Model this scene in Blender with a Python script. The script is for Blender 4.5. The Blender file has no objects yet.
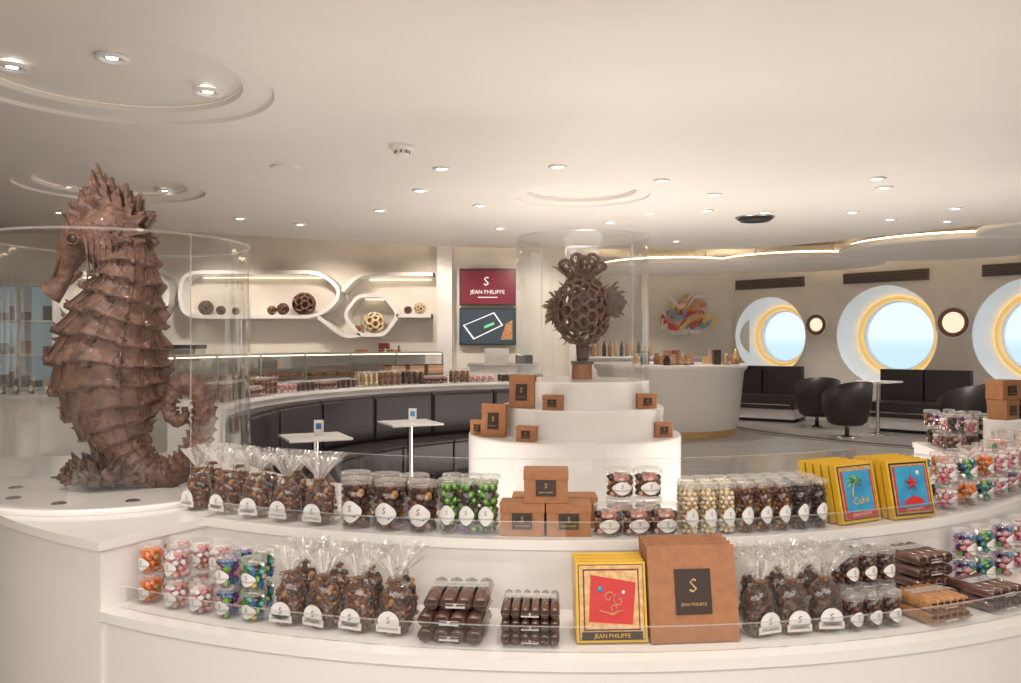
import bpy, bmesh, math, random
from mathutils import Vector, Matrix
random.seed(7)
F=820.0; EYE=1.55; CX=510.5; CY=341.5
sc=bpy.context.scene
col=sc.collection
pi=math.pi
# ---------------------------------------------------------------- materials
def mat(name,c,rough=0.5,metal=0.0,coat=0.0,c2=None,scale=20.0,bump=0.0,emit=None,es=0.0,bscale=None,tex='noise',spec=0.5,detail=3,lo=.35,hi=.65):
    m=bpy.data.materials.new(name); m.use_nodes=True
    nt=m.node_tree; b=nt.nodes['Principled BSDF']
    b.inputs['Roughness'].default_value=rough; b.inputs['Metallic'].default_value=metal
    b.inputs['Coat Weight'].default_value=coat; b.inputs['Specular IOR Level'].default_value=spec
    b.inputs['Base Color'].default_value=(*c,1)
    tc=nt.nodes.new('ShaderNodeTexCoord')
    def t(sc_):
        if tex=='voronoi':
            n=nt.nodes.new('ShaderNodeTexVoronoi'); n.inputs['Scale'].default_value=sc_; out=n.outputs['Distance']
        elif tex=='wave':
            n=nt.nodes.new('ShaderNodeTexWave'); n.bands_direction='Z'; n.inputs['Scale'].default_value=sc_; n.inputs['Distortion'].default_value=6; n.inputs['Detail'].default_value=3; out=n.outputs['Fac']
        else:
            n=nt.nodes.new('ShaderNodeTexNoise'); n.inputs['Scale'].default_value=sc_; n.inputs['Detail'].default_value=detail; out=n.outputs['Fac']
        nt.links.new(tc.outputs['Object'],n.inputs['Vector']); return out
    if c2 is None: c2=tuple(min(1,x*0.93) for x in c)
    o=t(scale); r=nt.nodes.new('ShaderNodeValToRGB')
    r.color_ramp.elements[0].color=(*c,1); r.color_ramp.elements[1].color=(*c2,1)
    r.color_ramp.elements[0].position=lo; r.color_ramp.elements[1].position=hi
    nt.links.new(o,r.inputs['Fac']); nt.links.new(r.outputs['Color'],b.inputs['Base Color'])
    if bump>0:
        o2=t(bscale or scale*2); bp=nt.nodes.new('ShaderNodeBump'); bp.inputs['Strength'].default_value=bump; bp.inputs['Distance'].default_value=0.02
        nt.links.new(o2,bp.inputs['Height']); nt.links.new(bp.outputs['Normal'],b.inputs['Normal'])
    if emit:
        b.inputs['Emission Color'].default_value=(*emit,1); b.inputs['Emission Strength'].default_value=es
    return m
def glassmat(name,tint=(1,1,1),diff=0.0,base=0.04,power=0.5):
    m=bpy.data.materials.new(name); m.use_nodes=True; nt=m.node_tree
    for n in list(nt.nodes): nt.nodes.remove(n)
    o=nt.nodes.new('ShaderNodeOutputMaterial'); tr=nt.nodes.new('ShaderNodeBsdfTransparent'); tr.inputs[0].default_value=(*tint,1)
    gl=nt.nodes.new('ShaderNodeBsdfGlossy'); gl.inputs['Roughness'].default_value=0.03; gl.inputs[0].default_value=(1,1,1,1)
    lw=nt.nodes.new('ShaderNodeLayerWeight'); lw.inputs['Blend'].default_value=0.35
    mp=nt.nodes.new('ShaderNodeMapRange'); mp.inputs['To Min'].default_value=base; mp.inputs['To Max'].default_value=power
    mx=nt.nodes.new('ShaderNodeMixShader')
    nt.links.new(lw.outputs['Facing'],mp.inputs['Value']); nt.links.new(mp.outputs[0],mx.inputs[0])
    nt.links.new(tr.outputs[0],mx.inputs[1]); nt.links.new(gl.outputs[0],mx.inputs[2])
    last=mx
    if diff>0:
        d=nt.nodes.new('ShaderNodeBsdfDiffuse'); d.inputs[0].default_value=(.95,.93,.9,1)
        m2=nt.nodes.new('ShaderNodeMixShader'); m2.inputs[0].default_value=diff
        nt.links.new(mx.outputs[0],m2.inputs[1]); nt.links.new(d.outputs[0],m2.inputs[2]); last=m2
    nt.links.new(last.outputs[0],o.inputs[0]); return m
M={}
M['ceil']=mat('ceiling_paint',(.79,.745,.695),.6,scale=1.5,c2=(.77,.725,.675))
M['wall']=mat('wall_paint',(.80,.75,.68),.6,scale=2)
M['white']=mat('white_lacquer',(.83,.80,.77),.28,coat=.3,scale=3,c2=(.81,.78,.75))
M['white2']=mat('white_matte',(.84,.82,.80),.5,scale=3)
M['recess_glow']=mat('porthole_recess_daylight_glow',(.84,.86,.87),.4,scale=3,emit=(.75,.89,1),es=.18)  # cool daylight on the white recess is put into its own glow
M['choc']=mat('chocolate_sculpture',(.075,.033,.022),.42,scale=16,c2=(.27,.14,.097),bump=1.0,bscale=26,coat=.1,detail=10,lo=.3,hi=.78)
M['choc2']=mat('dark_chocolate_sculpture',(.05,.025,.018),.4,scale=25,c2=(.14,.078,.055),bump=.5,bscale=60,coat=.1,detail=8)
M['glass']=glassmat('clear_acrylic',(.98,.985,.985),0,.015,.5)
M['rim']=glassmat('acrylic_edge',(.9,.92,.92),.18,.08,.4)
M['jar']=glassmat('jar_plastic',(.98,.98,.98),0,.02,.30)
M['lid']=glassmat('jar_lid',(.96,.96,.96),.16,.04,.35)
M['film']=glassmat('cellophane_film',(.985,.98,.97),.02,.03,.33)
M['filmt']=glassmat('cellophane_ruffle',(.96,.95,.94),.12,.08,.45)
M['pane']=glassmat('window_pane',(.97,.99,1.0),0,.01,.1)
M['kraft']=mat('kraft_cardboard',(.38,.165,.07),.55,scale=40,c2=(.32,.135,.055))
M['dkb']=mat('dark_brown_print',(.035,.018,.012),.4)
M['gold']=mat('gold_print',(.70,.47,.22),.4,metal=.3,scale=60,c2=(.5,.3,.12))
M['label']=mat('label_paper',(.76,.74,.72),.5)
M['ink']=mat('label_ink',(.10,.04,.04),.5)
M['yellow']=mat('yellow_frame',(.74,.44,.03),.35,coat=.3)
M['red']=mat('red_card',(.55,.03,.03),.4)
M['blue']=mat('blue_card',(.03,.23,.46),.4,c2=(.05,.35,.54),scale=12)
M['orange']=mat('orange_candy',(.76,.22,.03),.35,c2=(.66,.13,.03))
M['pink']=mat('pink_candy',(.52,.085,.17),.35,c2=(.7,.36,.36),scale=30)
M['rose']=mat('rose_bits',(.40,.14,.11),.5,c2=(.66,.42,.34),scale=50)
M['green']=mat('green_foil',(.12,.32,.05),.25,metal=.5,c2=(.25,.46,.1))
M['mint']=mat('mint_foil',(.08,.36,.30),.25,metal=.5)
M['purple']=mat('purple_foil',(.14,.03,.19),.25,metal=.5)
M['bfoil']=mat('blue_foil',(.05,.19,.42),.25,metal=.5)
M['silver']=mat('silver_foil',(.75,.72,.75),.25,metal=.8)
M['bchoc']=mat('milk_chocolate',(.16,.056,.026),.4,c2=(.095,.032,.016),scale=40)
M['dchoc']=mat('dark_chocolate',(.036,.016,.011),.35,c2=(.055,.025,.017),scale=40)
M['nut']=mat('caramel_nut',(.46,.23,.085),.4,c2=(.30,.13,.045),scale=60)
M['goldball']=mat('gold_praline',(.42,.22,.075),.4)
M['cream']=mat('cream_praline',(.74,.60,.40),.45)
M['wrap']=mat('brown_wrapper',(.085,.040,.030),.22,coat=.5,c2=(.14,.07,.052),scale=30)
M['ribbon']=mat('ribbon',(.20,.10,.05),.4)
M['leather']=mat('dark_leather',(.024,.017,.018),.45,scale=30,c2=(.030,.022,.023),bump=.08,bscale=120)
M['chrome']=mat('brushed_steel',(.6,.58,.56),.25,metal=1)
M['dark']=mat('dark_grille',(.16,.13,.115),.5)
M['black']=mat('black_plastic',(.02,.02,.022),.35)
M['burg']=mat('burgundy_screen',(.14,.009,.022),.3,emit=(.14,.010,.026),es=.3)
M['burg2']=mat('burgundy_card',(.16,.02,.03),.5)
M['scr']=mat('dark_screen',(.02,.03,.04),.2,emit=(.03,.06,.08),es=.4)
M['scrw']=mat('lit_screen_white',(.8,.8,.8),.4,emit=(.8,.82,.85),es=.3)
M['scrg']=mat('lit_screen_green',(.15,.5,.2),.4,emit=(.15,.5,.25),es=.4)
M['glow']=mat('warm_cove_light',(1,.8,.5),.5,emit=(1,.78,.50),es=5)
M['glow3']=mat('niche_light',(1,.8,.5),.5,emit=(1,.82,.58),es=2.2)
M['glow4']=mat('dome_cove_light',(1,.9,.8),.5,emit=(1,.9,.78),es=.12)
M['lampc']=mat('lamp_cream_diffuser',(.9,.8,.65),.5,emit=(1,.84,.62),es=.6)
M['glow2']=mat('white_lamp',(1,.95,.85),.5,emit=(1,.95,.88),es=7)
M['blue_glow']=mat('blue_glass_window_glow',(.30,.42,.48),.15,scale=2,c2=(.45,.55,.58),emit=(.45,.62,.7),es=.15,coat=.5)  # bluish window light is put into the panel's own glow
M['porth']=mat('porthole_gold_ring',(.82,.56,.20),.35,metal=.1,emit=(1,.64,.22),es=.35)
M['bronze']=mat('bronze',(.26,.14,.08),.35,metal=.4)
M['pastry']=mat('pastry',(.6,.33,.14),.5,c2=(.35,.15,.07),scale=30)
M['wood']=mat('wood_box',(.55,.33,.2),.5,tex='wave',scale=6,c2=(.42,.24,.14))
for n_,c_ in (('p_red',(.70,.10,.09)),('p_yel',(.80,.6,.22)),('p_pnk',(.75,.42,.42)),('p_teal',(.22,.42,.47)),('p_wht',(.85,.82,.78)),('p_org',(.75,.34,.13))): M[n_]=mat(n_+'_ribbon_art',c_,.5)
# floor
fm=bpy.data.materials.new('floor_tile'); fm.use_nodes=True; nt=fm.node_tree; b=nt.nodes['Principled BSDF']
tc=nt.nodes.new('ShaderNodeTexCoord'); br=nt.nodes.new('ShaderNodeTexBrick'); br.inputs['Scale'].default_value=1.2; br.inputs['Mortar Size'].default_value=.006
br.inputs['Color1'].default_value=(.29,.265,.25,1); br.inputs['Color2'].default_value=(.35,.325,.305,1); br.inputs['Mortar'].default_value=(.15,.13,.12,1)
ns=nt.nodes.new('ShaderNodeTexNoise'); ns.inputs['Scale'].default_value=3; mxn=nt.nodes.new('ShaderNodeMixRGB'); mxn.blend_type='MULTIPLY'; mxn.inputs[0].default_value=.25
nt.links.new(tc.outputs['Object'],br.inputs['Vector']); nt.links.new(tc.outputs['Object'],ns.inputs['Vector'])
nt.links.new(br.outputs['Color'],mxn.inputs[1]); nt.links.new(ns.outputs['Color'],mxn.inputs[2]); nt.links.new(mxn.outputs[0],b.inputs['Base Color'])
b.inputs['Roughness'].default_value=.28; M['floor']=fm
# ---------------------------------------------------------------- builder
def T(x=0,y=0,z=0): return Matrix.Translation((x,y,z))
def RX(a): return Matrix.Rotation(a,4,'X')
def RY(a): return Matrix.Rotation(a,4,'Y')
def RZ(a): return Matrix.Rotation(a,4,'Z')
_ico={}
def ico(n):
    if n not in _ico:
        bm=bmesh.new(); bmesh.ops.create_icosphere(bm,subdivisions=n,radius=1)
        bm.verts.ensure_lookup_table()
        _ico[n]=([v.co.copy() for v in bm.verts],[[v.index for v in f.verts] for f in bm.faces]); bm.free()
    return _ico[n]
_txt={}
def textdata(s,size):
    k=(s,size)
    if k not in _txt:
        c=bpy.data.curves.new('t','FONT'); c.body=s; c.size=size; c.align_x='CENTER'; c.align_y='CENTER'; c.resolution_u=1
        o=bpy.data.objects.new('t',c); col.objects.link(o); bpy.context.view_layer.update()
        dg=bpy.context.evaluated_depsgraph_get(); me=bpy.data.meshes.new_from_object(o.evaluated_get(dg))
        _txt[k]=([v.co.copy() for v in me.vertices],[list(p.vertices) for p in me.polygons])
        bpy.data.objects.remove(o); bpy.data.meshes.remove(me)
    return _txt[k]
class B:
    def __init__(s): s.v=[];s.f=[];s.m=[];s.s=[];s.mats=[]
    def mi(s,k):
        if k not in s.mats: s.mats.append(k)
        return s.mats.index(k)
    def add(s,vs,fs,k,smooth=False,Mx=None):
        n=len(s.v); i=s.mi(k)
        for v in vs:
            v=Vector(v); s.v.append(Mx@v if Mx is not None else v)
        for f in fs: s.f.append([n+a for a in f]); s.m.append(i); s.s.append(smooth)
    def box(s,c,d,k,Mx=None):
        x,y,z=c; a,b_,e=d[0]/2,d[1]/2,d[2]/2
        vs=[(x+i*a,y+j*b_,z+l*e) for l in(-1,1) for j in(-1,1) for i in(-1,1)]
        s.add(vs,[(0,2,3,1),(4,5,7,6),(0,1,5,4),(2,6,7,3),(0,4,6,2),(1,3,7,5)],k,False,Mx)
    def lathe(s,prof,k,seg=32,c=(0,0,0),a0=0,a1=2*pi,smooth=True,Mx=None,mod=None):
        full=abs(a1-a0-2*pi)<1e-6; n=seg if full else seg+1; vs=[];fs=[]
        for (r,z) in prof:
            for i in range(n):
                a=a0+(a1-a0)*i/seg; rr=r*(mod(a,z) if mod else 1)
                vs.append((c[0]+rr*math.cos(a),c[1]+rr*math.sin(a),c[2]+z))
        for j in range(len(prof)-1):
            for i in range(seg):
                i2=(i+1)%n
                fs.append((j*n+i,j*n+i2,(j+1)*n+i2,(j+1)*n+i))
        s.add(vs,fs,k,smooth,Mx)
    def cyl(s,c,r,h,k,seg=24,r2=None,Mx=None):
        r2=r if r2 is None else r2
        s.lathe([(r,0),(r2,h)],k,seg,c,Mx=Mx)
        s.add([(c[0]+r2*math.cos(2*pi*i/seg),c[1]+r2*math.sin(2*pi*i/seg),c[2]+h) for i in range(seg)],[list(range(seg))],k,False,Mx)
        s.add([(c[0]+r*math.cos(2*pi*i/seg),c[1]+r*math.sin(2*pi*i/seg),c[2]) for i in range(seg)],[list(range(seg))[::-1]],k,False,Mx)
    def sph(s,c,r,k,n=2,sc_=(1,1,1),jit=0,Mx=None,smooth=True,rot=None):
        vs,fs=ico(n); out=[]
        for v in vs:
            q=1+random.uniform(-jit,jit)
            w=Vector((v.x*r*sc_[0]*q,v.y*r*sc_[1]*q,v.z*r*sc_[2]*q))
            if rot is not None: w=rot@w
            out.append(w+Vector(c))
        s.add(out,fs,k,smooth,Mx)
    def tube(s,pts,rad,k,seg=8,closed=False,Mx=None,cap=True):
        pts=[Vector(p) for p in pts]; n=len(pts)
        if not isinstance(rad,(list,tuple)): rad=[rad]*n
        vs=[];fs=[]; up=None
        for i,p in enumerate(pts):
            if closed: t=(pts[(i+1)%n]-pts[i-1])
            else: t=pts[min(i+1,n-1)]-pts[max(i-1,0)]
            t.normalize()
            if up is None:
                up=Vector((0,0,1)) if abs(t.z)<.9 else Vector((1,0,0))
            a=t.cross(up); a.normalize(); up=a.cross(t).normalized()
            for j in range(seg):
                q=2*pi*j/seg; vs.append(p+rad[i]*(math.cos(q)*a+math.sin(q)*up))
        m=n if closed else n-1
        for i in range(m):
            i2=(i+1)%n
            for j in range(seg): fs.append((i*seg+j,i*seg+(j+1)%seg,i2*seg+(j+1)%seg,i2*seg+j))
        if cap and not closed:
            fs.append(list(range(seg))[::-1]); fs.append([(n-1)*seg+j for j in range(seg)])
        s.add(vs,fs,k,True,Mx)
    def arc(s,c,r0,r1,z0,z1,a0,a1,k,seg=48,Mx=None):
        vs=[];fs=[]
        for i in range(seg+1):
            a=a0+(a1-a0)*i/seg; ca,sa=math.cos(a),math.sin(a)
            for (r,z) in((r0,z0),(r1,z0),(r1,z1),(r0,z1)): vs.append((c[0]+r*ca,c[1]+r*sa,z))
        for i in range(seg):
            for j in range(4): fs.append((i*4+j,i*4+(j+1)%4,(i+1)*4+(j+1)%4,(i+1)*4+j))
        fs.append((3,2,1,0)); fs.append(tuple(seg*4+j for j in range(4)))
        s.add(vs,fs,k,False,Mx)
    def text(s,t,size,k,Mx,cylr=None):
        vs,fs=textdata(t,size)
        if cylr:
            out=[]
            for v in vs:
                a=v.x/cylr; out.append((cylr*math.sin(a),-cylr*math.cos(a),v.y))
            s.add(out,fs,k,False,Mx)
        else: s.add([(v.x,0,v.y) for v in vs],fs,k,False,Mx)
    def poly(s,pts,k,th,Mx=None):   # pts in XZ, extruded along Y
        n=len(pts); vs=[(p[0],-th/2,p[1]) for p in pts]+[(p[0],th/2,p[1]) for p in pts]
        fs=[list(range(n)),list(range(2*n-1,n-1,-1))]+[(i,i+n,(i+1)%n+n,(i+1)%n) for i in range(n)]
        s.add(vs,fs,k,False,Mx)
    def mesh(s,name):
        me=bpy.data.meshes.new(name); me.from_pydata([tuple(v) for v in s.v],[],s.f)
        for k in s.mats: me.materials.append(M[k])
        me.polygons.foreach_set('material_index',s.m); me.polygons.foreach_set('use_smooth',s.s); me.update(); return me
    def obj(s,name,loc=(0,0,0),rot=0,bevel=0,parent=None):
        o=bpy.data.objects.new(name,s.mesh(name)); col.objects.link(o); o.location=loc; o.rotation_euler=(0,0,rot)
        if bevel:
            md=o.modifiers.new('bev','BEVEL'); md.width=bevel; md.segments=3; md.limit_method='ANGLE'; md.angle_limit=math.radians(50)
        if parent: o.parent=parent
        return o
def recenter(o):
    me=o.data; n=len(me.vertices); 
    if n==0: return o
    xs=[v.co.x for v in me.vertices]; ys=[v.co.y for v in me.vertices]; zs=[v.co.z for v in me.vertices]
    c=Vector(((min(xs)+max(xs))/2,(min(ys)+max(ys))/2,min(zs)))
    me.transform(Matrix.Translation(-c)); o.location=o.location+c; return o
def empty(name,loc=(0,0,0)):
    e=bpy.data.objects.new(name,None); e.empty_display_size=.1; col.objects.link(e); e.location=loc; return e
def cluster(name,items):   # items: (mesh,(x,y,z),rotz)
    c=Vector((0,0,0))
    for it in items: c+=Vector(it[1])
    c/=len(items); c.z=min(it[1][2] for it in items); e=empty(name,c)
    for i,it in enumerate(items):
        o=bpy.data.objects.new('item_%d'%(i+1),it[0]); col.objects.link(o); o.parent=e
        o.location=Vector(it[1])-c; o.rotation_euler=(it[3] if len(it)>3 else 0,0,it[2])
    return e
def planar(name,outer,holes,th,k,Mx):
    c=bpy.data.curves.new(name,'CURVE'); c.dimensions='2D'; c.fill_mode='BOTH'; c.extrude=th/2
    for loop in [outer]+holes:
        sp=c.splines.new('POLY'); sp.points.add(len(loop)-1)
        for p,q in zip(sp.points,loop): p.co=(q[0],q[1],0,1)
        sp.use_cyclic_u=True
    o=bpy.data.objects.new('t',c); col.objects.link(o); bpy.context.view_layer.update()
    me=bpy.data.meshes.new_from_object(o.evaluated_get(bpy.context.evaluated_depsgraph_get()))
    bpy.data.objects.remove(o); me.transform(Mx); me.materials.clear(); me.materials.append(M[k])
    ob=bpy.data.objects.new(name,me); col.objects.link(ob); return ob
def circ(cx,cy,r,n=64): return [(cx+r*math.cos(2*pi*i/n),cy+r*math.sin(2*pi*i/n)) for i in range(n)]
def catmull(P,n=8):
    out=[]
    for i in range(len(P)-1):
        p0=P[max(i-1,0)];p1=P[i];p2=P[i+1];p3=P[min(i+2,len(P)-1)]
        for j in range(n):
            t=j/n
            out.append(tuple(.5*((2*b_)+(-a+c)*t+(2*a-5*b_+4*c-d)*t*t+(-a+3*b_-3*c+d)*t**3) for a,b_,c,d in zip(p0,p1,p2,p3)))
    out.append(tuple(P[-1])); return out
# ---------------------------------------------------------------- camera
cam=bpy.data.cameras.new('camera'); cam.lens=F*36/1021; cam.sensor_width=36; cam.sensor_fit='HORIZONTAL'; cam.clip_end=500
co=bpy.data.objects.new('camera',cam); col.objects.link(co); co.location=(0,0,EYE); co.rotation_euler=(pi/2,0,0); sc.camera=co
def P(px,py,Y): return Vector(((px-CX)/F*Y,Y,EYE+(CY-py)/F*Y))
# ---------------------------------------------------------------- room shell
b_=B(); b_.box((1.2,6.5,-.05),(20,24,.1),'floor'); b_.obj('floor')
HC=2.95
dom=[(P(110,0,4.45).x,4.45,.86),(P(112,0,7.5).x,7.5,.80),(P(581,0,7.9).x,7.9,.66)]
ceil_outer=catmull([(9.5,7.2),(7.6,8.6),(6.0,9.6),(4.9,10.9),(3.7,12.3),(2.1,12.45),(.3,12.3),(-1.2,12.0),(-2.6,11.3),(-4,10.5),(-5.85,9.4),(-8.2,8.0)],5)+[(-8.2,-5),(9.5,-5)]
planar('ceiling',ceil_outer,[circ(x,y,r) for x,y,r in dom],.09,'ceil',T(0,0,HC+.045))
for di,(x,y,r) in enumerate(dom):
    b=B(); b.lathe([(r,0),(r*.985,.022),(r*.84,.03)],'ceil',64,smooth=False)
    b.lathe([(r*.84,.03),(r*.80,.035),(r*.79,.06),(r*.80,.075)],'ceil',64,smooth=False)
    b.lathe([(r*.80,.075),(r*.6,.095),(r*.3,.105),(0.001,.105)],'ceil',64)
    b.lathe([(r*.797,.073),(r*.789,.071),(r*.785,.062)],'glow4',64)
    b.obj('ceiling_dome_recess',(x,y,HC))
b=B(); b.box((1.2,13.7,3.27),(19,12.5,.1),'ceil'); b.obj('ceiling_upper')
# window wall
W0=Vector((4.8,17.5)); wd=Vector((.66,-.75)).normalized(); wang=math.atan2(wd.y,wd.x)
WM=T(W0.x,W0.y,0)@RZ(wang)@RX(pi/2)
tw=[.83,3.2,5.62,7.85]; WZ=1.66; WRS=[.80,.92,.94,.94]
planar('wall_window_side',[(-.4,0),(9.3,0),(9.3,3.22),(-.4,3.22)],[circ(t,WZ,r) for t,r in zip(tw,WRS)],.06,'wall',WM@T(0,0,0))
zd=(WM.to_3x3()@Vector((0,0,1))); inward=Vector((-W0.x+1,-W0.y+8,0)); sgn=1 if zd.dot(inward)>0 else -1
def wallM(t,z): return WM@T(t,z,0)
for i,t in enumerate(tw):
    b=B(); Mx=wallM(t,WZ); WR=WRS[i]
    o=-sgn
    b.lathe([(WR+.02,-o*.03),(WR+.02,-o*.045),(WR-.0,-o*.045)],'white2',64,Mx=Mx,smooth=False)
    b.lathe([(WR,-o*.045),(WR-.02,o*.03),(WR-.10,o*.34),(WR-.16,o*.52)],'recess_glow',64,Mx=Mx)
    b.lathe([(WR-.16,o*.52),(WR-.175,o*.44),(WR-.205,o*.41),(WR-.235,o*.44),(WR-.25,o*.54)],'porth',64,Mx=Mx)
    b.lathe([(WR-.25,o*.54),(WR-.255,o*.52),(WR-.285,o*.52),(WR-.29,o*.60),(WR-.29,o*.64)],'recess_glow',64,Mx=Mx)
    b.lathe([(WR-.28,o*.60),(.001,o*.60)],'pane',64,Mx=Mx)
    b.obj('window_%d'%(i+1))
    g=B(); g.box((t,2.74,sgn*.06),(1.55,.20,.06),'dark',WM)
    for q in range(5): g.box((t,2.67+q*.035,sgn*.095),(1.5,.01,.01),'black',WM)
    recenter(g.obj('air_grille'))
for t,r in((1.86,.16),(4.38,.21)):
    b=B(); Mx=wallM(t,1.88)
    b.lathe([(r+.09,sgn*.03),(r+.09,sgn*.06),(r+.05,sgn*.075),(r+.04,sgn*.06)],'white2',40,Mx=Mx)
    b.lathe([(r+.04,sgn*.06),(r+.03,sgn*.09),(r-.01,sgn*.09),(r-.03,sgn*.055)],'bronze',40,Mx=Mx)
    b.lathe([(r-.03,sgn*.055),(.001,sgn*.05)],'lampc',40,Mx=Mx)
    recenter(b.obj('round_wall_lamp'))
b=B(); b.box((2.9,17.55,1.6),(4.4,.1,3.25),'wall'); b.obj('wall_far')
b=B(); b.box((.95,15.0,1.6),(.1,5,3.25),'wall'); b.obj('wall_return')
b=B(); b.box((-3.65,12.75,1.6),(9.3,.1,3.25),'wall'); b.obj('wall_back')
b=B(); b.box((-8.25,4,1.6),(.1,17.6,3.25),'wall'); b.obj('wall_left')
b=B(); b.box((10.9,3,1.6),(.1,15.5,3.25),'wall'); b.obj('wall_right')
b=B(); b.box((1.2,-4.9,1.6),(19.5,.1,3.25),'wall'); b.obj('wall_front')
b=B(); b.box((-3.65,12.685,.06),(9.1,.02,.12),'white2'); b.obj('baseboard_back')
b=B(); b.box((2.9,17.485,.06),(3.6,.02,.12),'white2'); b.obj('baseboard_far')
# suspended discs w cove
for nm,x,y,r,z in(('a',2.9,15.0,1.35,2.86),('b',5.0,14.4,1.45,2.88),('c',6.55,12.2,1.55,2.90),('d',7.4,10.0,1.5,2.93)):
    b=B(); b.lathe([(.001,0),(r-.02,0),(r,.02),(r,.07),(r-.05,.09),(.001,.09)],'ceil',72,smooth=False)
    b.lathe([(r-.16,.09),(r-.16,.12),(r-.13,.12),(r-.13,.09)],'glow',72)
    for q in range(4):
        a=q*pi/2+.4; b.cyl((r*.6*math.cos(a),r*.6*math.sin(a),.09),.015,3.22-z-.09,'chrome',8)
    b.obj('ceiling_cloud_panel',(x,y,z))
b=B(); b.lathe([(.001,0),(1.1,0),(1.12,.03),(1.1,.06)],'dark',48); b.obj('ceiling_dark_panel',(4.6,12.6,3.15))
b=B(); pts=[(x,y-.3,HC+.13) for x,y in ceil_outer[:-2]]
b.tube(pts,.02,'glow',6); b.obj('ceiling_cove_light')
# downlights
dl=B(); dl.lathe([(.075,0),(.075,-.012),(.055,-.016),(.045,-.005)],'white2',24); dl.lathe([(.046,-.007),(.001,-.007)],'glow2',24); dlm=dl.mesh('downlight')
dk=B(); dk.lathe([(.085,0),(.085,-.015),(.06,-.018),(.05,-.002)],'white2',24); dk.lathe([(.052,-.002),(.028,-.006)],'dark',24);dk.lathe([(.03,-.007),(.001,-.007)],'glow2',24); dkm=dk.mesh('downlight_eyeball')
def dlat(px,py,z=HC,me=None):
    Y=(z-EYE)*F/(CY-py); o=bpy.data.objects.new('downlight',me or dlm); col.objects.link(o); o.location=((px-CX)/F*Y,Y,z); return o.location
for px,py in((442,168),(420,190),(558,166),(662,180),(877,178),(714,194),(480,205),(650,213),(676,241),(706,210),(884,187),(947,221),(852,212),(890,219),(955,208),(380,210),(610,222),(765,212),(60,212),(300,224),(240,218),(500,228)): dlat(px,py)
for px,py in((12,66),(112,57),(208,91),(172,110),(62,99)): dlat(px,py,HC+(.098 if px in(112,) else .072),dkm)
for px,py in((67,186),(165,190),(120,193)): dlat(px,py,HC+.08,dkm)
Y=(HC-EYE)*F/(CY-146); b=B(); b.lathe([(.09,0),(.09,-.02),(.07,-.03),(.05,-.035),(.05,-.06),(.035,-.075),(.001,-.075)],'white2',24,smooth=False)
for q in range(8): b.box((.052*math.cos(q*pi/4),.052*math.sin(q*pi/4),-.047),(.012,.012,.02),'dark')
b.obj('smoke_detector',((402-CX)/F*Y,Y,HC))
Y=(HC-EYE)*F/(CY-217); b=B(); b.lathe([(.19,0),(.19,-.03),(.16,-.05),(.10,-.03),(.001,-.03)],'black',32,smooth=False); b.lathe([(.215,0),(.215,-.012),(.19,-.014)],'chrome',32); b.obj('ceiling_speaker',((755-CX)/F*Y,Y,HC))
Y=(HC-EYE)*F/(CY-167); b=B(); b.lathe([(.12,0),(.12,-.01),(.1,-.014),(.001,-.01)],'ceil',32); b.obj('ceiling_access_cover',((286-CX)/F*Y,Y,HC))
# ---------------------------------------------------------------- front ring counter
C=(.235,5.3); ZU=.92; ZL=.70; RU=2.7; RI=2.3; RO=3.12
def ang(th): return th-pi/2
D=math.radians
def rp(th,R): return (C[0]+R*math.sin(th),C[1]-R*math.cos(th))
def ringpos(px,R):
    k=(px-CX)/F; a=1+k*k; bb=-2*(k*C[0]+C[1]); cc=C[0]**2+C[1]**2-R*R
    Y=(-bb-math.sqrt(max(0,bb*bb-4*a*cc)))/(2*a); X=k*Y; return X,Y,math.atan2(X-C[0],C[1]-Y)
b=B()
th0,thc,th1=D(-74),D(-29.5),D(86)
b.arc(C,RI,RU,0,ZU-.03,ang(thc),ang(th1),'white',96)
b.arc(C,RI-.01,RU+.012,ZU-.03,ZU,ang(thc),ang(th1),'white',96)
b.arc(C,1.95,RO-.01,0,ZU-.03,ang(th0),ang(thc),'white',48)
b.arc(C,1.93,RO+.005,ZU-.03,ZU,ang(th0),ang(thc)+.004,'white',48)
b.arc(C,RU,RO-.02,0,ZL-.03,ang(thc),ang(th1),'white',96)
b.arc(C,RU,RO,ZL-.03,ZL,ang(thc),ang(th1),'white',96)
for th in(D(-29.6),D(26),D(-52)):
    b.arc(C,RO-.02,RO-.0185,0,ZL-.03 if th>thc else ZU-.04,ang(th),ang(th)+.0007,'dark',1)
b.obj('curved_display_counter')
b=B(); b.arc(C,RU-.008,RU-.004,ZU+.001,ZU+.055,ang(thc)+.01,ang(th1),'glass',96); b.arc(C,RU-.008,RU-.004,ZU+.055,ZU+.057,ang(thc)+.01,ang(th1),'rim',96); b.obj('acrylic_lip_upper')
b=B(); b.arc(C,RO-.06,RO-.055,ZL+.001,ZL+.07,ang(thc)+.01,ang(th1),'glass',96); b.arc(C,RO-.06,RO-.055,ZL+.07,ZL+.072,ang(thc)+.01,ang(th1),'rim',96); b.obj('acrylic_lip_lower')
b=B(); b.arc(C,RI+.01,RI+.013,ZU+.001,ZU+.20,ang(thc)+.01,ang(D(30)),'glass',96); b.arc(C,RI+.01,RI+.013,ZU+.20,ZU+.202,ang(thc)+.01,ang(D(30)),'rim',96); b.obj('acrylic_back_guard')
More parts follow.
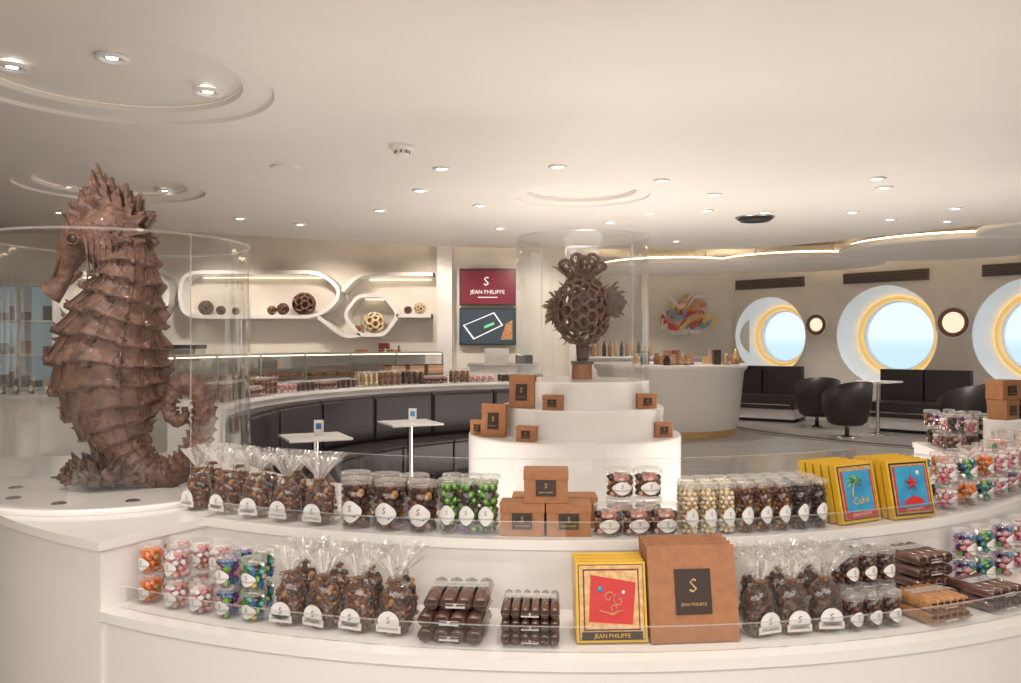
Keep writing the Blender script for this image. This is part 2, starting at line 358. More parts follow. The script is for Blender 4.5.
# ---------------------------------------------------------------- seahorse
SY=3.45; s=SY/F
def S(px,py,dy=0): return Vector(((px-CX)*s,dy,EYE+(CY-py)*s-ZU))
b=B()
path=[(114,230,22),(128,256,27),(126,288,36),(116,326,49),(109,366,58),(111,402,52),(118,432,37),(130,457,24),(147,474,18),(166,479,16),(184,469,14.5),(197,448,13),(204,424,12),(202,402,11),(192,389,10),(179,391,9),(171,404,8),(172,419,7),(181,426,5.5),(188,419,4.2),(187,411,3)]
cp=catmull([(p[0],p[1],p[2]) for p in path],18)
NA=48; vs=[];fs=[]; phase=0; prev=None; spk=[]
n=len(cp)
for i,(x,y,r) in enumerate(cp):
    p=S(x,y); rr=r*s
    q0=cp[max(i-1,0)];q1=cp[min(i+1,n-1)]
    t=(S(q1[0],q1[1])-S(q0[0],q0[1])).normalized(); N=Vector((0,1,0)).cross(t).normalized()
    if prev is not None:
        oldp=phase; phase+=(p-prev).length/(.022+.34*rr)
        if int(phase)!=int(oldp): spk.append((p,N,rr,t))
    prev=p
    dy=-.02*max(0,(i/n-.6))*4
    for j in range(NA):
        a=2*pi*j/NA; cor=max(0,math.cos(4*a))**3
        f2=(phase+ .10*math.sin(3*a)+.06*math.sin(7*a+int(phase))); f2=f2-math.floor(f2); pk=f2**2.2
        q=rr*(.86+.19*pk+.05*cor+.07*pk*cor+.012*math.sin(23*a+phase*9))
        vs.append(p+N*(q*math.cos(a))+Vector((0,1,0))*(q*.82*math.sin(a)+dy))
for i in range(n-1):
    for j in range(NA): fs.append((i*NA+j,i*NA+(j+1)%NA,(i+1)*NA+(j+1)%NA,(i+1)*NA+j))
b.add(vs,fs,'choc',True)
for (p,N,rr,t) in spk:
    for j in range(12):
        a=2*pi*j/12; d=(N*math.cos(a)+Vector((0,.82,0))*math.sin(a)); base=p+d*rr*.95
        L=(rr*.13+.006)*(1.25 if j%3==0 else .7)
        b.tube([base-t*.01,base+d*L*.5-t*L*.15,base+d*L-t*L*.5],[rr*.10+.003,rr*.05+.002,.0008],'choc',6)
for i in range(0,len(spk)-1):
    p0,N0,r0,t0=spk[i]; p1,N1,r1,t1=spk[i+1]
    if r0<.09: continue
    for j in range(16):
        a=2*pi*(j+.5)/16; d0=N0*math.cos(a)+Vector((0,.82,0))*math.sin(a); d1=N1*math.cos(a+.06)+Vector((0,.82,0))*math.sin(a+.06)
        A=p0+d0*r0*.86; E=p1+d1*r1*1.02; m=A.lerp(E,.5)+d0*r0*.005
        b.tube([A,m,E],[.002,.0045,.0035],'choc',5)
def blade(p0,p1,w,dy0=0,dy1=0,k='choc'):
    a=S(*p0,dy0); c=S(*p1,dy1); m=a.lerp(c,.5)+Vector((.004,0,.004))
    b.tube([a,a.lerp(c,.35),m,a.lerp(c,.8),c],[w*s,w*s*.9,w*s*.65,w*s*.33,.001],k,7)
def fan(px_poly,dy,th,Mx=None):
    b.poly([(S(x,y).x,S(x,y).z) for x,y in px_poly],'choc',th,T(0,dy,0))
crest=[(76,226),(72,206),(81,212),(84,190),(92,200),(97,168),(106,190),(112,182),(117,198),(127,188),(130,206),(141,198),(139,216),(155,216),(146,230),(157,242),(140,246),(110,238)]
fan(crest,0,.03)
for dd,sx_ in((.035,3),(-.035,-2),(.06,0),(-.06,2)):
    fan([(110+(x-110)*.9+sx_,236+(y-236)*(.88 if abs(dd)<.05 else .68)) for x,y in crest],dd,.016)
for tx,ty in((74,210),(97,170),(84,194),(112,184),(127,191),(140,201),(153,217),(155,240)):
    blade((110,240),(tx,ty),8,0,0); blade((110,240),(110+(tx-110)*.9,240+(ty-240)*.85),6,-.03,-.05); blade((110,240),(110+(tx-110)*.9,240+(ty-240)*.85),6,.03,.05)
fan([(138,236),(160,246),(150,257),(163,267),(153,279),(167,292),(157,305),(170,320),(158,334),(172,350),(150,358),(135,300)],.0,.025)
for x_,y_ in((166,362),(169,380),(166,398),(158,416),(150,432)): fan([(x_-18,y_-6),(x_+7,y_-8),(x_-2,y_+2),(x_-16,y_+8)],0,.03)
for x_,y_ in((70,322),(60,345),(54,368),(56,392),(66,414),(80,434)): fan([(x_+14,y_-6),(x_-8,y_-2),(x_+2,y_+4),(x_+14,y_+8)],0,.03)
# head
hp=catmull([(126,246,24),(108,238,29),(88,240,25),(76,251,18),(69,265,12),(64,278,9.5),(58,290,9.5),(50,298,13)],8)
vs=[];fs=[];n=len(hp)
for i,(x,y,r) in enumerate(hp):
    p=S(x,y); q0=hp[max(i-1,0)];q1=hp[min(i+1,n-1)]
    t=(S(q1[0],q1[1])-S(q0[0],q0[1])).normalized(); N=Vector((0,1,0)).cross(t).normalized()
    for j in range(24):
        a=2*pi*j/24; q=r*s*(1+.05*max(0,math.cos(4*a))); vs.append(p+N*q*math.cos(a)+Vector((0,q*.78*math.sin(a),0)))
for i in range(n-1):
    for j in range(24): fs.append((i*24+j,i*24+(j+1)%24,(i+1)*24+(j+1)%24,(i+1)*24+j))
fs.append([(n-1)*24+j for j in range(24)])
b.add(vs,fs,'choc',True)
for sg in(-1,1):
    c=S(82,246,sg*.070); b.sph(c,.020,'dchoc',3,(1,.7,1))
    b.tube([(c.x+.027*math.cos(a*pi/8),c.y+sg*.006,c.z+.023*math.sin(a*pi/8)) for a in range(16)],.008,'choc',8,closed=True)
    b.sph(S(110,256,sg*.055),.075,'choc',3,(1,.5,1.05))
    for q in range(6): b.tube([S(90+q*6,232+q*1,sg*.075),S(98+q*6,252,sg*.095),S(98+q*5,278,sg*.075),S(97+q*4,290,sg*.09)],[.003,.006,.005,.002],'choc',6)
    blade((84,234),(68,216),5,sg*.05,sg*.07)
    b.tube([S(104,230,sg*.06),S(86,232,sg*.07),S(73,243,sg*.052),S(66,260,sg*.04),S(58,283,sg*.03)],[.012,.012,.009,.006,.004],'choc',8)
blade((80,276),(70,290),4)
# coral base
for q in range(130):
    a=random.uniform(0,2*pi); r=random.uniform(0,.16); x=(109-CX)*s+r*1.1*math.cos(a); y=r*.9*math.sin(a)
    h=(.20-r*.8)*random.uniform(.4,1); ax=Vector((math.cos(a)*.5+random.uniform(-.5,.5),math.sin(a)*.5+random.uniform(-.5,.5),1)).normalized()
    p0=Vector((x,y,.03)); b.tube([p0,p0+ax*h*.4,p0+ax*h*.8+Vector((random.uniform(-.02,.02),0,0)),p0+ax*h],[.022,.019,.013,.004],'choc2' if q%3 else 'choc',6)
    b.sph((x*1+random.uniform(-.05,.05),y,random.uniform(.035,.07)),random.uniform(.015,.035),'choc2',1,(1.3,1,.7),.25,smooth=False)
b.tube([S(96,482,-.02),S(120,488,-.03),S(150,489,-.02),S(178,486,0)],[.04,.04,.03,.015],'choc',10)
b.obj('chocolate_seahorse_sculpture',(0,SY,ZU+.02))
gx,gy=-1.65,3.5
b=B(); b.lathe([(.515,0),(.515,1.03)],'glass',96); b.lathe([(.515,1.03),(.507,1.03)],'rim',96); b.lathe([(.516,1.020),(.516,1.03)],'rim',96)
for a in(D(-38),D(30),D(190)): b.arc((0,0),.516,.518,0,1.03,a,a+.008,'rim',1)
b.obj('glass_display_cylinder',(gx,gy,ZU+.021))
b=B(); b.lathe([(.001,.02),(.54,.02),(.55,.012),(.55,.001),(.001,.001)],'white',96,smooth=False)
for q in range(10):
    a=q*2*pi/10+.2; b.lathe([(.028,.021),(.024,.025),(.014,.022)],'chrome',16,c=(.42*math.cos(a),.42*math.sin(a),0)); b.lathe([(.014,.0225),(.001,.0225)],'chrome',12,c=(.42*math.cos(a),.42*math.sin(a),0))
b.obj('round_plinth_disc',(gx,gy,ZU))
# ---------------------------------------------------------------- central tiered stand
kx,ky=P(582,0,5.0).x,5.0
b=B()
b.lathe([(.58,0),(.58,.08),(.64,.08),(.64,.99),(.635,1.0),(.001,1.0)],'white',96,c=(-.05,0,0),smooth=False)
b.lathe([(.49,1.0),(.49,1.155),(.485,1.165),(.001,1.165)],'white',96,smooth=False)
b.lathe([(.405,1.165),(.405,1.31),(.40,1.32),(.001,1.32)],'white',96,smooth=False)
b.obj('tiered_round_display_stand',(kx,ky,0))
b=B(); b.lathe([(.40,0),(.40,.86)],'glass',96); b.lathe([(.40,.86),(.393,.86)],'rim',96);b.lathe([(.401,.848),(.401,.86)],'rim',96)
for a in(D(-130),D(-50),D(30),D(100)): b.arc((0,0),.401,.403,0,.86,a,a+.012,'rim',1)
b.obj('glass_display_cylinder',(kx,ky,1.321))
def lattice(b,c,r,scv,tr,k,n=1,seg=6):
    vs,fs=ico(n); c=Vector(c)
    def pt(a,bb):
        v=(vs[a]*2/3+vs[bb]/3).normalized(); return c+Vector((v.x*r*scv[0],v.y*r*scv[1],v.z*r*scv[2]))
    done=set()
    for f in fs:
        for i in range(3):
            a,bb,cc=f[i],f[(i+1)%3],f[(i+2)%3]
            b.tube([pt(a,bb),pt(a,cc)],tr,k,seg,cap=False)
            if (bb,a) not in done: done.add((a,bb)); b.tube([pt(a,bb),pt(bb,a)],tr,k,seg,cap=False)
fs_=5.0/F
def Q(px,py,dy=0): return Vector(((px-582)*fs_,dy,EYE+(CY-py)*fs_-1.32))
b=B()
b.cyl((0,0,0),.065,.09,'kraft',20,.06); b.box((0,0,.10),(.13,.10,.02),'choc2')
b.tube([(0,0,.1),(.01,0,.2)],[.03,.05],'choc2',10)
bc=Q(582,311); RXf,RYf,RZf=.165,.14,.205
lattice(b,bc,1,(RXf,RYf,RZf),.010,'choc',2)
vs_,fs__=ico(2)
for v in vs_:
    nrm_=Vector((v.x/RXf,v.y/RYf,v.z/RZf)).normalized(); c=bc+Vector((v.x*RXf,v.y*RYf,v.z*RZf))
    u=nrm_.orthogonal().normalized(); w_=nrm_.cross(u)
    b.tube([c+nrm_*.008+(u*math.cos(q*pi/5)+w_*math.sin(q*pi/5))*.032 for q in range(10)],.0065,'choc',6,closed=True)
for v in ico(3)[0]:
    if random.random()<.35:
        nrm_=Vector((v.x/RXf,v.y/RYf,v.z/RZf)).normalized(); c=bc+Vector((v.x*RXf,v.y*RYf,v.z*RZf)); b.tube([c,c+nrm_*.05],[.008,.0008],'choc',5)
b.sph(bc,1,'choc2',3,(.10,.08,.13))
def spiral(c,r,turn,dirx,dy,k='choc'):
    pts=[];rad=[]
    for i in range(28):
        t=i/27; a=turn*2*pi*t; rr=r*(1-.8*t); pts.append(Vector(c)+Vector((dirx*(rr*math.cos(a)),dy*t,rr*math.sin(a)))); rad.append(.013*(1-.7*t))
    b.tube(pts,rad,k,7)
for (px,py,r,dx,dy) in((566,266,.04,-1,-.05),(576,260,.04,1,-.02),(592,260,.04,1,.03),(600,268,.035,1,-.04),(584,262,.035,-1,-.06)):
    spiral(Q(px,py),r,1.4,dx,dy); b.tube([Q(578,284),Q(px,py)+Vector((dx*r,0,0))],[.02,.012],'choc2',7)
def fanblades(c,a0,a1,nb,L,w,dy=0,k='choc'):
    for i in range(nb):
        a=D(a0+(a1-a0)*i/(nb-1)); d=Vector((math.cos(a),0,math.sin(a))); l=L*(.85+.25*((i%3)/2))
        c0=Vector(c); b.tube([c0,c0+d*l*.5+Vector((0,dy*.5,0)),c0+d*l*.85+Vector((0,dy,0)),c0+d*l+Vector((0,dy,-.01))],[w*.6,w,w*.7,.002],k,7)
fanblades(Q(580,285),45,145,9,.19,.010,-.02)
fanblades(Q(564,308),105,255,12,.13,.012,-.02); fanblades(Q(562,312),130,230,7,.11,.012,.03)
fanblades(Q(600,302),-45,50,12,.16,.012,0,'choc2')
b.poly([(Q(x,y).x,Q(x,y).z) for x,y in((600,292),(612,286),(627,302),(618,318),(602,316))],'choc2',.03)
b.obj('chocolate_fish_sculpture',(kx,ky,1.321))
# ---------------------------------------------------------------- products
def contents(b,r,h,z0,br,kinds,shape='ball'):
    core=r-2*br
    if core>0.004: b.cyl((0,0,z0),core,h-br,kinds[0],12)
    layers=max(1,int(h/(br*1.75)))
    nn=max(3,int(2*pi*(r-br)/(2*br)))
    for l in range(layers):
        z=z0+br+l*br*1.75
        for i in range(nn):
            a=2*pi*(i+.5*(l%2))/nn+random.uniform(-.08,.08)
            k=random.choice(kinds); rr=r-br*1.02
            c=(rr*math.cos(a),rr*math.sin(a),min(z,z0+h-br))
            if shape=='ball': b.sph(c,br,k,1)
            else:
                rot=Matrix.Rotation(random.uniform(0,6),3,Vector((random.random(),random.random(),random.random()+.1)).normalized())
                b.sph(c,br*1.2,k,1,(1.15,.8,.85),.18,rot=rot,smooth=False)
        if l==layers-1:
            for q in range(int(nn*.8)):
                a=random.uniform(0,6.28); rr=random.uniform(0,r-br*2); b.sph((rr*math.cos(a),rr*math.sin(a),z0+h-br),br,random.choice(kinds),1,(1,.8,.85),.1)
def jar(name,r,h,kinds,br=.009,shape='ball',lab=True,lscale=1):
    b=B(); contents(b,r-.002,h-.018,.004,br,kinds,shape)
    b.lathe([(.001,.001),(r-.004,.001),(r,.004),(r,h-.016),(r-.003,h-.014)],'jar',28)
    b.lathe([(r+.002,h-.016),(r+.002,h-.002),(r,h)],'lid',28); b.lathe([(r,h),(.001,h)],'lid',28)
    if lab:
        zc=h*.36; H=h*.42*lscale; R=r+.0012
        n=28; pts=[(0,0)]
        for i in range(n):
            a=2*pi*i/n; q=1+.06*math.cos(4*a); pts.append((R*q*math.cos(a)*.74,H/2*q*math.sin(a)))
        vv=[(0,-R,zc)]
        for g in(.35,.7,1.0):
            for i in range(n): x,z=pts[1+i]; x*=g;z*=g; vv.append((R*math.sin(x/R),-R*math.cos(x/R),zc+z))
        ff=[(0,1+i,1+(i+1)%n) for i in range(n)]
        for g in range(2):
            for i in range(n): ff.append((1+g*n+i,1+(g+1)*n+i,1+(g+1)*n+(i+1)%n,1+g*n+(i+1)%n))
        b.add(vv,ff,'label')
        b.text('JEAN PHILIPPE',r*.22,'ink',T(0,0,zc-H*.18),R+.0008)
        b.text('S',min(r*.6,H*.5),'ink',T(0,0,zc+H*.14),R+.0008)
    return b.mesh(name)
def bag(name,w,h,kinds,seed=0):
    random.seed(seed); b=B()
    for q in range(150):
        a=random.uniform(0,2*pi); z=random.uniform(.012,h*.56); f=1-.3*(z/(h*.56))
        rr=random.uniform(.75,1); c=(w*.43*f*rr*math.cos(a),w*.33*f*rr*math.sin(a),z)
        rot=Matrix.Rotation(random.uniform(0,6),3,Vector((random.random(),random.random(),random.random()+.1)).normalized())
        b.sph(c,w*.115,random.choice(kinds),1,(1.1,.8,.75),.15,rot=rot,smooth=False)
    b.cyl((0,0,.003),w*.34,h*.5,kinds[0],10,w*.22)
    ph=random.uniform(0,6)
    def md(a,z):
        t=max(0,(z-h*.5)/(h*.5)); e=1/math.sqrt((math.cos(a))**2+(math.sin(a)/.76)**2)
        return e*(1+.03*math.sin(7*a+ph+z*60)+ (.10+.25*t)*t*math.sin(9*a+ph)*1.0+.08*t*math.sin(17*a))
    b.lathe([(.001,.002),(w*.44,.002),(w*.5,h*.03),(w*.52,h*.2),(w*.50,h*.38),(w*.41,h*.54),(w*.22,h*.64),(w*.13,h*.68)],'film',54,mod=md)
    b.lathe([(w*.13,h*.68),(w*.2,h*.75),(w*.36,h*.85),(w*.50,h*.94),(w*.58,h)],'filmt',54,mod=md)
    b.lathe([(w*.13,h*.655),(w*.17,h*.665),(w*.17,h*.685),(w*.13,h*.695)],'ribbon',16)
    for sg in(-1,1): b.tube([(0,-w*.12,h*.67),(sg*w*.16,-w*.2,h*.70),(sg*w*.22,-w*.2,h*.655),(sg*w*.06,-w*.18,h*.66),(sg*w*.12,-w*.22,h*.58)],.0025,'ribbon',5)
    y=-w*.42; pts=[]
    for i in range(24):
        a=2*pi*i/24; pts.append((w*.31*math.cos(a),h*.20+ (h*.14 if math.sin(a)>0 else h*.09)*math.sin(a)))
    b.poly(pts,'label',.0015,T(0,y-.006,0)); b.box((0,y-.006,h*.12),(w*.70,.0015,h*.095),'label')
    b.text('JEAN PHILIPPE',w*.09,'ink',T(0,y-.0082,h*.12)); b.text('S',w*.26,'ink',T(0,y-.0082,h*.225))
    return b.mesh(name)
def kraftbox(name,w,h,d,txt=True):
    b=B(); b.box((0,0,h/2),(w,d,h),'kraft'); b.box((0,0,h*.86),(w+.004,d+.004,h*.28),'kraft')
    b.box((0,-d/2-.0025,h*.47),(w*.46,.003,h*.5),'dkb')
    b.text('S',h*.22,'gold',T(0,-d/2-.0045,h*.53)); b.text('JEAN PHILIPPE',w*.05,'gold',T(0,-d/2-.0045,h*.33))
    b.box((0,-d/2-.0005,h*.72),(w*.98,.001,.0015),'dkb')
    return b.mesh(name)
def picbox(name,w,h,d,inner,title):
    b=B(); b.box((0,0,h/2),(w,d,h),'yellow'); y=-d/2-.006
    if inner=='blue':
        b.box((0,-d/2-.001,h/2),(w*.90,.002,h*.90),'dkb'); b.box((0,-d/2-.002,h/2),(w*.86,.002,h*.86),'gold')
        b.box((0,-d/2-.003,h*.47),(w*.80,.002,h*.78),'red'); b.box((0,-d/2-.004,h*.52),(w*.70,.002,h*.68),'blue')
        b.text(title,h*.19,'yellow',T(w*.02,y,h*.36)@RY(-.1))
        b.tube([(-w*.18,y,h*.40),(-w*.15,y,h*.56),(-w*.08,y,h*.68)],[.004,.003,.002],'wood',6)
        for q in range(7):
            a=D(-20+q*37); b.tube([(-w*.08,y,h*.68),(-w*.08+.025*math.cos(a),y,h*.68+.022*math.sin(a)),(-w*.08+.04*math.cos(a),y,h*.67+.03*math.sin(a)-.006)],[.002,.004,.001],'green',5)
    else:
        b.box((0,-d/2-.001,h/2),(w*.93,.002,h*.93),'dkb'); b.box((0,-d/2-.002,h/2),(w*.91,.002,h*.91),'gold'); b.box((0,-d/2-.003,h*.53),(w*.80,.002,h*.76),'burg2')
        b.box((0,-d/2-.004,h*.53),(w*.76,.002,h*.72),'gold')
        b.poly([(-w*.33,h*.26),(w*.29,h*.22),(w*.35,h*.74),(-w*.29,h*.84)],'red',.002,T(0,y,0))
        for dx,dz,ph in((-.04,.56,0),(.10,.52,2),(.02,.42,4)):
            b.tube([(w*dx+.016*math.cos(t*.5+ph)*(1-t/16),y-.003,h*dz+.018*math.sin(t*.5+ph)*(1-t/16)) for t in range(14)],.0012,'gold',5)
        b.tube([(-w*.18,y-.003,h*.40),(-w*.02,y-.003,h*.36),(w*.18,y-.003,h*.40)],.0014,'gold',5)
        b.sph((w*.17,y-.001,h*.62),.006,'label',1,(1,.3,1)); b.sph((-w*.16,y-.001,h*.66),.009,'blue',1,(1,.3,1))
        b.box((0,-d/2-.004,h*.085),(w*.86,.002,h*.10),'dkb')
    b.text('JEAN PHILIPPE',h*.075,'label' if inner=='blue' else 'yellow',T(0,y,h*.085 if inner!='blue' else h*.13))
    return b.mesh(name)
def starbox(name,w,h,d):
    b=B(); b.box((0,0,h/2),(w,d,h),'yellow'); b.box((0,-d/2-.001,h/2),(w*.90,.002,h*.90),'dkb'); b.box((0,-d/2-.002,h/2),(w*.84,.002,h*.84),'gold'); b.box((0,-d/2-.003,h/2),(w*.78,.002,h*.78),'red'); b.box((0,-d/2-.004,h*.53),(w*.70,.002,h*.70),'blue')
    b.poly([(-w*.25,h*.23),(w*.25,h*.23),(w*.2,h*.32),(0,h*.38),(-w*.2,h*.30)],'red',.002,T(0,-d/2-.006,0))
    for q in range(5):
        a=2*pi*q/5+pi/2; b.tube([(0,-d/2-.008,h*.60),(.028*math.cos(a),-d/2-.008,h*.60+.028*math.sin(a))],[.008,.002],'red',6)
    b.sph((w*.18,-d/2-.006,h*.76),.010,'label',1,(1,.3,1)); b.text('JEAN PHILIPPE',h*.06,'label',T(0,-d/2-.006,h*.15)); return b.mesh(name)
def barpack(name,n,w,h,d,k='wrap',band=True,rows=1):
    b=B(); bw=w/n
    for r in range(rows):
        for i in range(n):
            x=-w/2+bw*(i+.5); z=h/rows*(r+.5); rz=h/rows*.5; sq=rz/(bw*.5)
            Mx=T(x,0,z)@Matrix.Diagonal((1,1,sq,1))
            b.tube([(0,-d/2,0),(0,-d/2+.004,0),(0,d/2-.004,0),(0,d/2,0)],[bw*.38,bw*.50,bw*.50,bw*.40],k,8,Mx=Mx)
            b.box((0,-d/2-.006,0),(bw*.8,.012,.003),k,Mx)
            b.box((0,-d/2-.0,0),(bw*.66,.004,bw*.55),'dchoc',Mx)
    if band:
        b.box((0,-d/2-.003,h*.4),(w*.30,.002,h*.30),'label'); b.text('JEAN PHILIPPE',w*.035,'ink',T(0,-d/2-.0045,h*.4))
        b.box((0,d*.1,h+.001),(w*.9,d*.25,.002),'lid')
    return b.mesh(name)
J={}
J['chocjar']=jar('jar_chocolate_nuts',.052,.165,['bchoc','dchoc','bchoc','dchoc','bchoc','nut'],.014,'chunk')
J['greenjar']=jar('jar_green_foil',.034,.18,['green','dchoc','green','dchoc','green'],.013,lscale=.8)
J['foiljar']=jar('jar_foil_mix',.034,.18,['purple','green','dchoc','green'],.013,lscale=.8)
J['rosejar']=jar('jar_rose_bits',.046,.10,['rose','rose','bchoc','dchoc'],.010,'chunk')
J['cream']=jar('tube_cream',.029,.165,['cream','cream','goldball'],.0085,lscale=.8)
J['gold']=jar('tube_gold',.029,.165,['goldball','goldball','nut'],.0085,lscale=.8)
J['brown']=jar('tube_brown',.029,.165,['bchoc','bchoc','nut'],.0085,lscale=.8)
J['dark']=jar('tube_dark',.029,.165,['dchoc'],.0085,lscale=.8)
J['darkS']=jar('jar_dark_small',.031,.105,['dchoc','bchoc'],.0095,lscale=.9)
J['orange']=jar('jar_orange',.037,.095,['orange','nut','orange'],.011,'chunk')
J['pink']=jar('jar_pink',.037,.095,['pink','rose','pink','label'],.010,'chunk')
J['multi']=jar('jar_multi_foil',.037,.095,['purple','green','bfoil','silver','pink','purple'],.011,'chunk')
J['multi2']=jar('jar_multi_foil_b',.037,.095,['mint','green','bfoil','silver','yellow','dchoc'],.011,'chunk')
BG=[bag('bag_choc_%d'%i,.108,.225,['bchoc','nut','dchoc','bchoc','bchoc','dchoc'] if i<3 else ['bchoc','dchoc','dchoc'],seed=i+3) for i in range(5)]
random.seed(11)
def place(me,px,R,z,dth=0,tilt=0):
    X,Y,th=ringpos(px,R); return (me,(X,Y,z),th+dth,tilt)
r_=random.uniform
cluster('chocolate_gift_bags',[place(BG[i%3],px,2.62,ZU+.001,r_(-.2,.2)) for i,px in enumerate((199,227,256,287,320))]+[place(BG[(i+1)%3],px,2.50,ZU+.001,r_(-.3,.3)) for i,px in enumerate((214,240,268,297,324))])
cluster('chocolate_candy_jars',[place(J['chocjar'],px,2.62,ZU+.001) for px in(357,390,423)]+[place(J['chocjar'],px,2.50,ZU+.001) for px in(356,386,414)])
cluster('foil_candy_jars',[place(J[k],px,2.64,ZU+.001) for px,k in((449,'greenjar'),(468,'foiljar'),(487,'greenjar'))]+[place(J[k],px,2.55,ZU+.001) for px,k in((453,'foiljar'),(472,'greenjar'),(490,'greenjar'))])
kb=kraftbox('kraft_box',.142,.105,.10); 
cluster('kraft_gift_boxes',[place(kb,523,2.61,ZU+.001),place(kb,568,2.61,ZU+.001),place(kb,546,2.60,ZU+.107),place(kb,534,2.49,ZU+.001),place(kb,575,2.49,ZU+.001)])
cluster('praline_jars',[place(J['rosejar'],px,2.63,ZU+.001) for px in(608,637,664)]+[place(J['rosejar'],px,2.52,ZU+z) for px in(620,648) for z in(.001,.102)])
tk=['cream','cream','cream','brown','brown','brown','dark','dark']
cluster('praline_tubes',[place(J[k],690+i*18.3,2.645,ZU+.001) for i,k in enumerate(tk)]+[place(J[k],686+i*17.6,2.575,ZU+.001) for i,k in enumerate(tk)]+[place(J[k],684+i*17,2.505,ZU+.001) for i,k in enumerate(tk)])
pb=picbox('picture_box',.195,.205,.022,'blue','Cuba'); sb=starbox('starfish_box',.195,.205,.022)
it=[]
for q in range(5): it.append(place(pb,860-q*8,2.64-q*.030,ZU+.003,.12,-.2))
cluster('picture_frame_chocolate_boxes',it)
it=[]
for q in range(5): it.append(place(sb,913-q*7,2.665-q*.034,ZU+.003,-.1,-.2))
cluster('picture_frame_chocolate_boxes',it)
it=[]
for i in range(11):
    th=D(32.5+i*3.2)
    for j,R in enumerate((2.62,2.52)):
        x,y=rp(th,R); k=('pink','orange','multi2','pink','multi')[(i+j)%5]
        for z in(.001,.097): it.append((J[k if z<.05 else ('pink','multi2','orange','pink','pink')[(i+j)%5]],(x,y,ZU+z),th,0))
cluster('coloured_candy_jars',it)
it=[]
for i in range(4):
    for R in(2.38,2.48,2.58):
        th=D(76+i*2.8); x,y=rp(th,R); q=(i+int(R*50))%4
        it.append((J[('darkS','pink','darkS','rosejar')[q]],(x,y,ZU+.001),th-.6,0)); it.append((J[('pink','multi','rosejar','darkS')[q]],(x,y,ZU+.107),th-.6,0))
cluster('wrapped_candy_jars',it)
x,y=rp(D(70.5),2.58)
b=B(); b.cyl((0,0,0),.095,.20,'white',32); b.lathe([(.095,.20),(.098,.202),(.098,.208),(.001,.208)],'white',32); b.obj('small_round_riser',(x,y,ZU+.001))
cluster('kraft_gift_boxes',[(kb,(x,y,ZU+.211),.6,0),(kb,(x,y,ZU+.318),.4,0)])
def lowc(name,lst): return cluster(name,[place(me,px,R,ZL+z,dt,ti) for me,px,R,z,dt,ti in lst])
it=[]
for px,k in((127,'orange'),(151,'orange'),(177,'pink'),(202,'pink'),(228,'multi'),(254,'multi2')):
    for z in (.001,.097):
        if px in(202,) and z>.05: continue
        it.append((J[k],px,2.975,z,0,0))
for px,k in((160,'orange'),(181,'pink'),(201,'pink'),(221,'pink'),(243,'multi'),(264,'multi2')):
    for z in(.001,.097): it.append((J[k],px,2.87,z,0,0))
lowc('small_candy_jars',it)
lowc('chocolate_gift_bags',[(BG[i%3],px,2.96,.001,r_(-.2,.2),0) for i,px in enumerate((290,324,359,396))]+[(BG[(i+1)%3],px,2.84,.001,r_(-.2,.2),0) for i,px in enumerate((306,338,370,402))])
bp=barpack('bar_pack',4,.185,.042,.20); bp2=barpack('bar_pack_rows',6,.165,.036,.17)
lowc('chocolate_bar_bundles',[(bp,456,2.93,z,0.0,0) for z in(.001,.044)]+[(bp,460,2.91,.087,0.06,0)])
lowc('chocolate_stick_packs',[(bp2,531,2.94,z,0,0) for z in(.001,.038,.075)])
pr=picbox('picture_box_red',.200,.220,.022,'red','')
lowc('picture_frame_chocolate_boxes',[(pr,612-q*1.5,2.99-q*.034,.003,0.03,-.2) for q in range(4)])
kbig=B(); kbig.box((0,0,.13),(.25,.03,.26),'kraft'); kbig.box((0,-.010,.13),(.256,.016,.266),'kraft'); kbig.box((0,-.020,.135),(.105,.003,.125),'dkb'); kbig.text('S',.055,'gold',T(0,-.0225,.15)); kbig.text('JEAN PHILIPPE',.012,'gold',T(0,-.0225,.10)); kbm=kbig.mesh('kraft_box_large')
lowc('large_kraft_boxes',[(kbm,694-q*3,2.99-q*.042,.003,.0,-.2) for q in range(4)])
lowc('dark_chocolate_bags',[(BG[3+i%2],px,2.955,.001,r_(-.2,.2),0) for i,px in enumerate((759,791,824))]+[(BG[3+i%2],px,2.83,.001,r_(-.2,.2),0) for i,px in enumerate((754,779,804,828))])
lowc('dark_praline_jars',[(J['darkS'],px,2.98,z,0,0) for px in(852,871,890) for z in(.001,)]+[(J['darkS'],px,2.90,z,0,0) for px in(848,866,884) for z in(.001,.107)]+[(J['darkS'],px,2.82,z,0,0) for px in(852,870) for z in(.001,.107)])
bp3=barpack('bar_pack_gold',6,.16,.038,.15,'nut'); bp4=barpack('bar_pack_brown',4,.16,.038,.16,'wrap')
lowc('assorted_bar_packs',[(bp3,930,2.96,z,0,0) for z in(.001,.040)]+[(bp4,985,2.95,z,.0,0) for z in(.001,.040)]+[(bp4,915,2.79,z,.0,0) for z in(.001,.041,.081,.121)])
it=[]
for px,k in((1034,'multi2'),(1056,'orange')): it.append((J[k],px,2.99,.001,0,0))
for px,k in((964,'multi'),(983,'multi2'),(1002,'multi'),(1021,'pink'),(1040,'multi2')):
    for z in(.001,.097): it.append((J[k],px,2.78,z,0,0))
lowc('small_candy_jars',it)
def tier(px,R,z,me,dth=0,tilt=0,dz=0,ox=0):
    k=(px-CX)/F; cx,cy=kx+ox,ky; a=1+k*k; bb=-2*(k*cx+cy); cc=cx*cx+cy*cy-R*R
    Y=(-bb-math.sqrt(max(0,bb*bb-4*a*cc)))/(2*a); X=k*Y; th=math.atan2(X-cx,cy-Y); return (me,(X,Y,z+.001+dz),th*.6+dth,tilt)
kt=kraftbox('kraft_box_tall',.15,.19,.035); ks=kraftbox('kraft_box_small',.11,.085,.05)
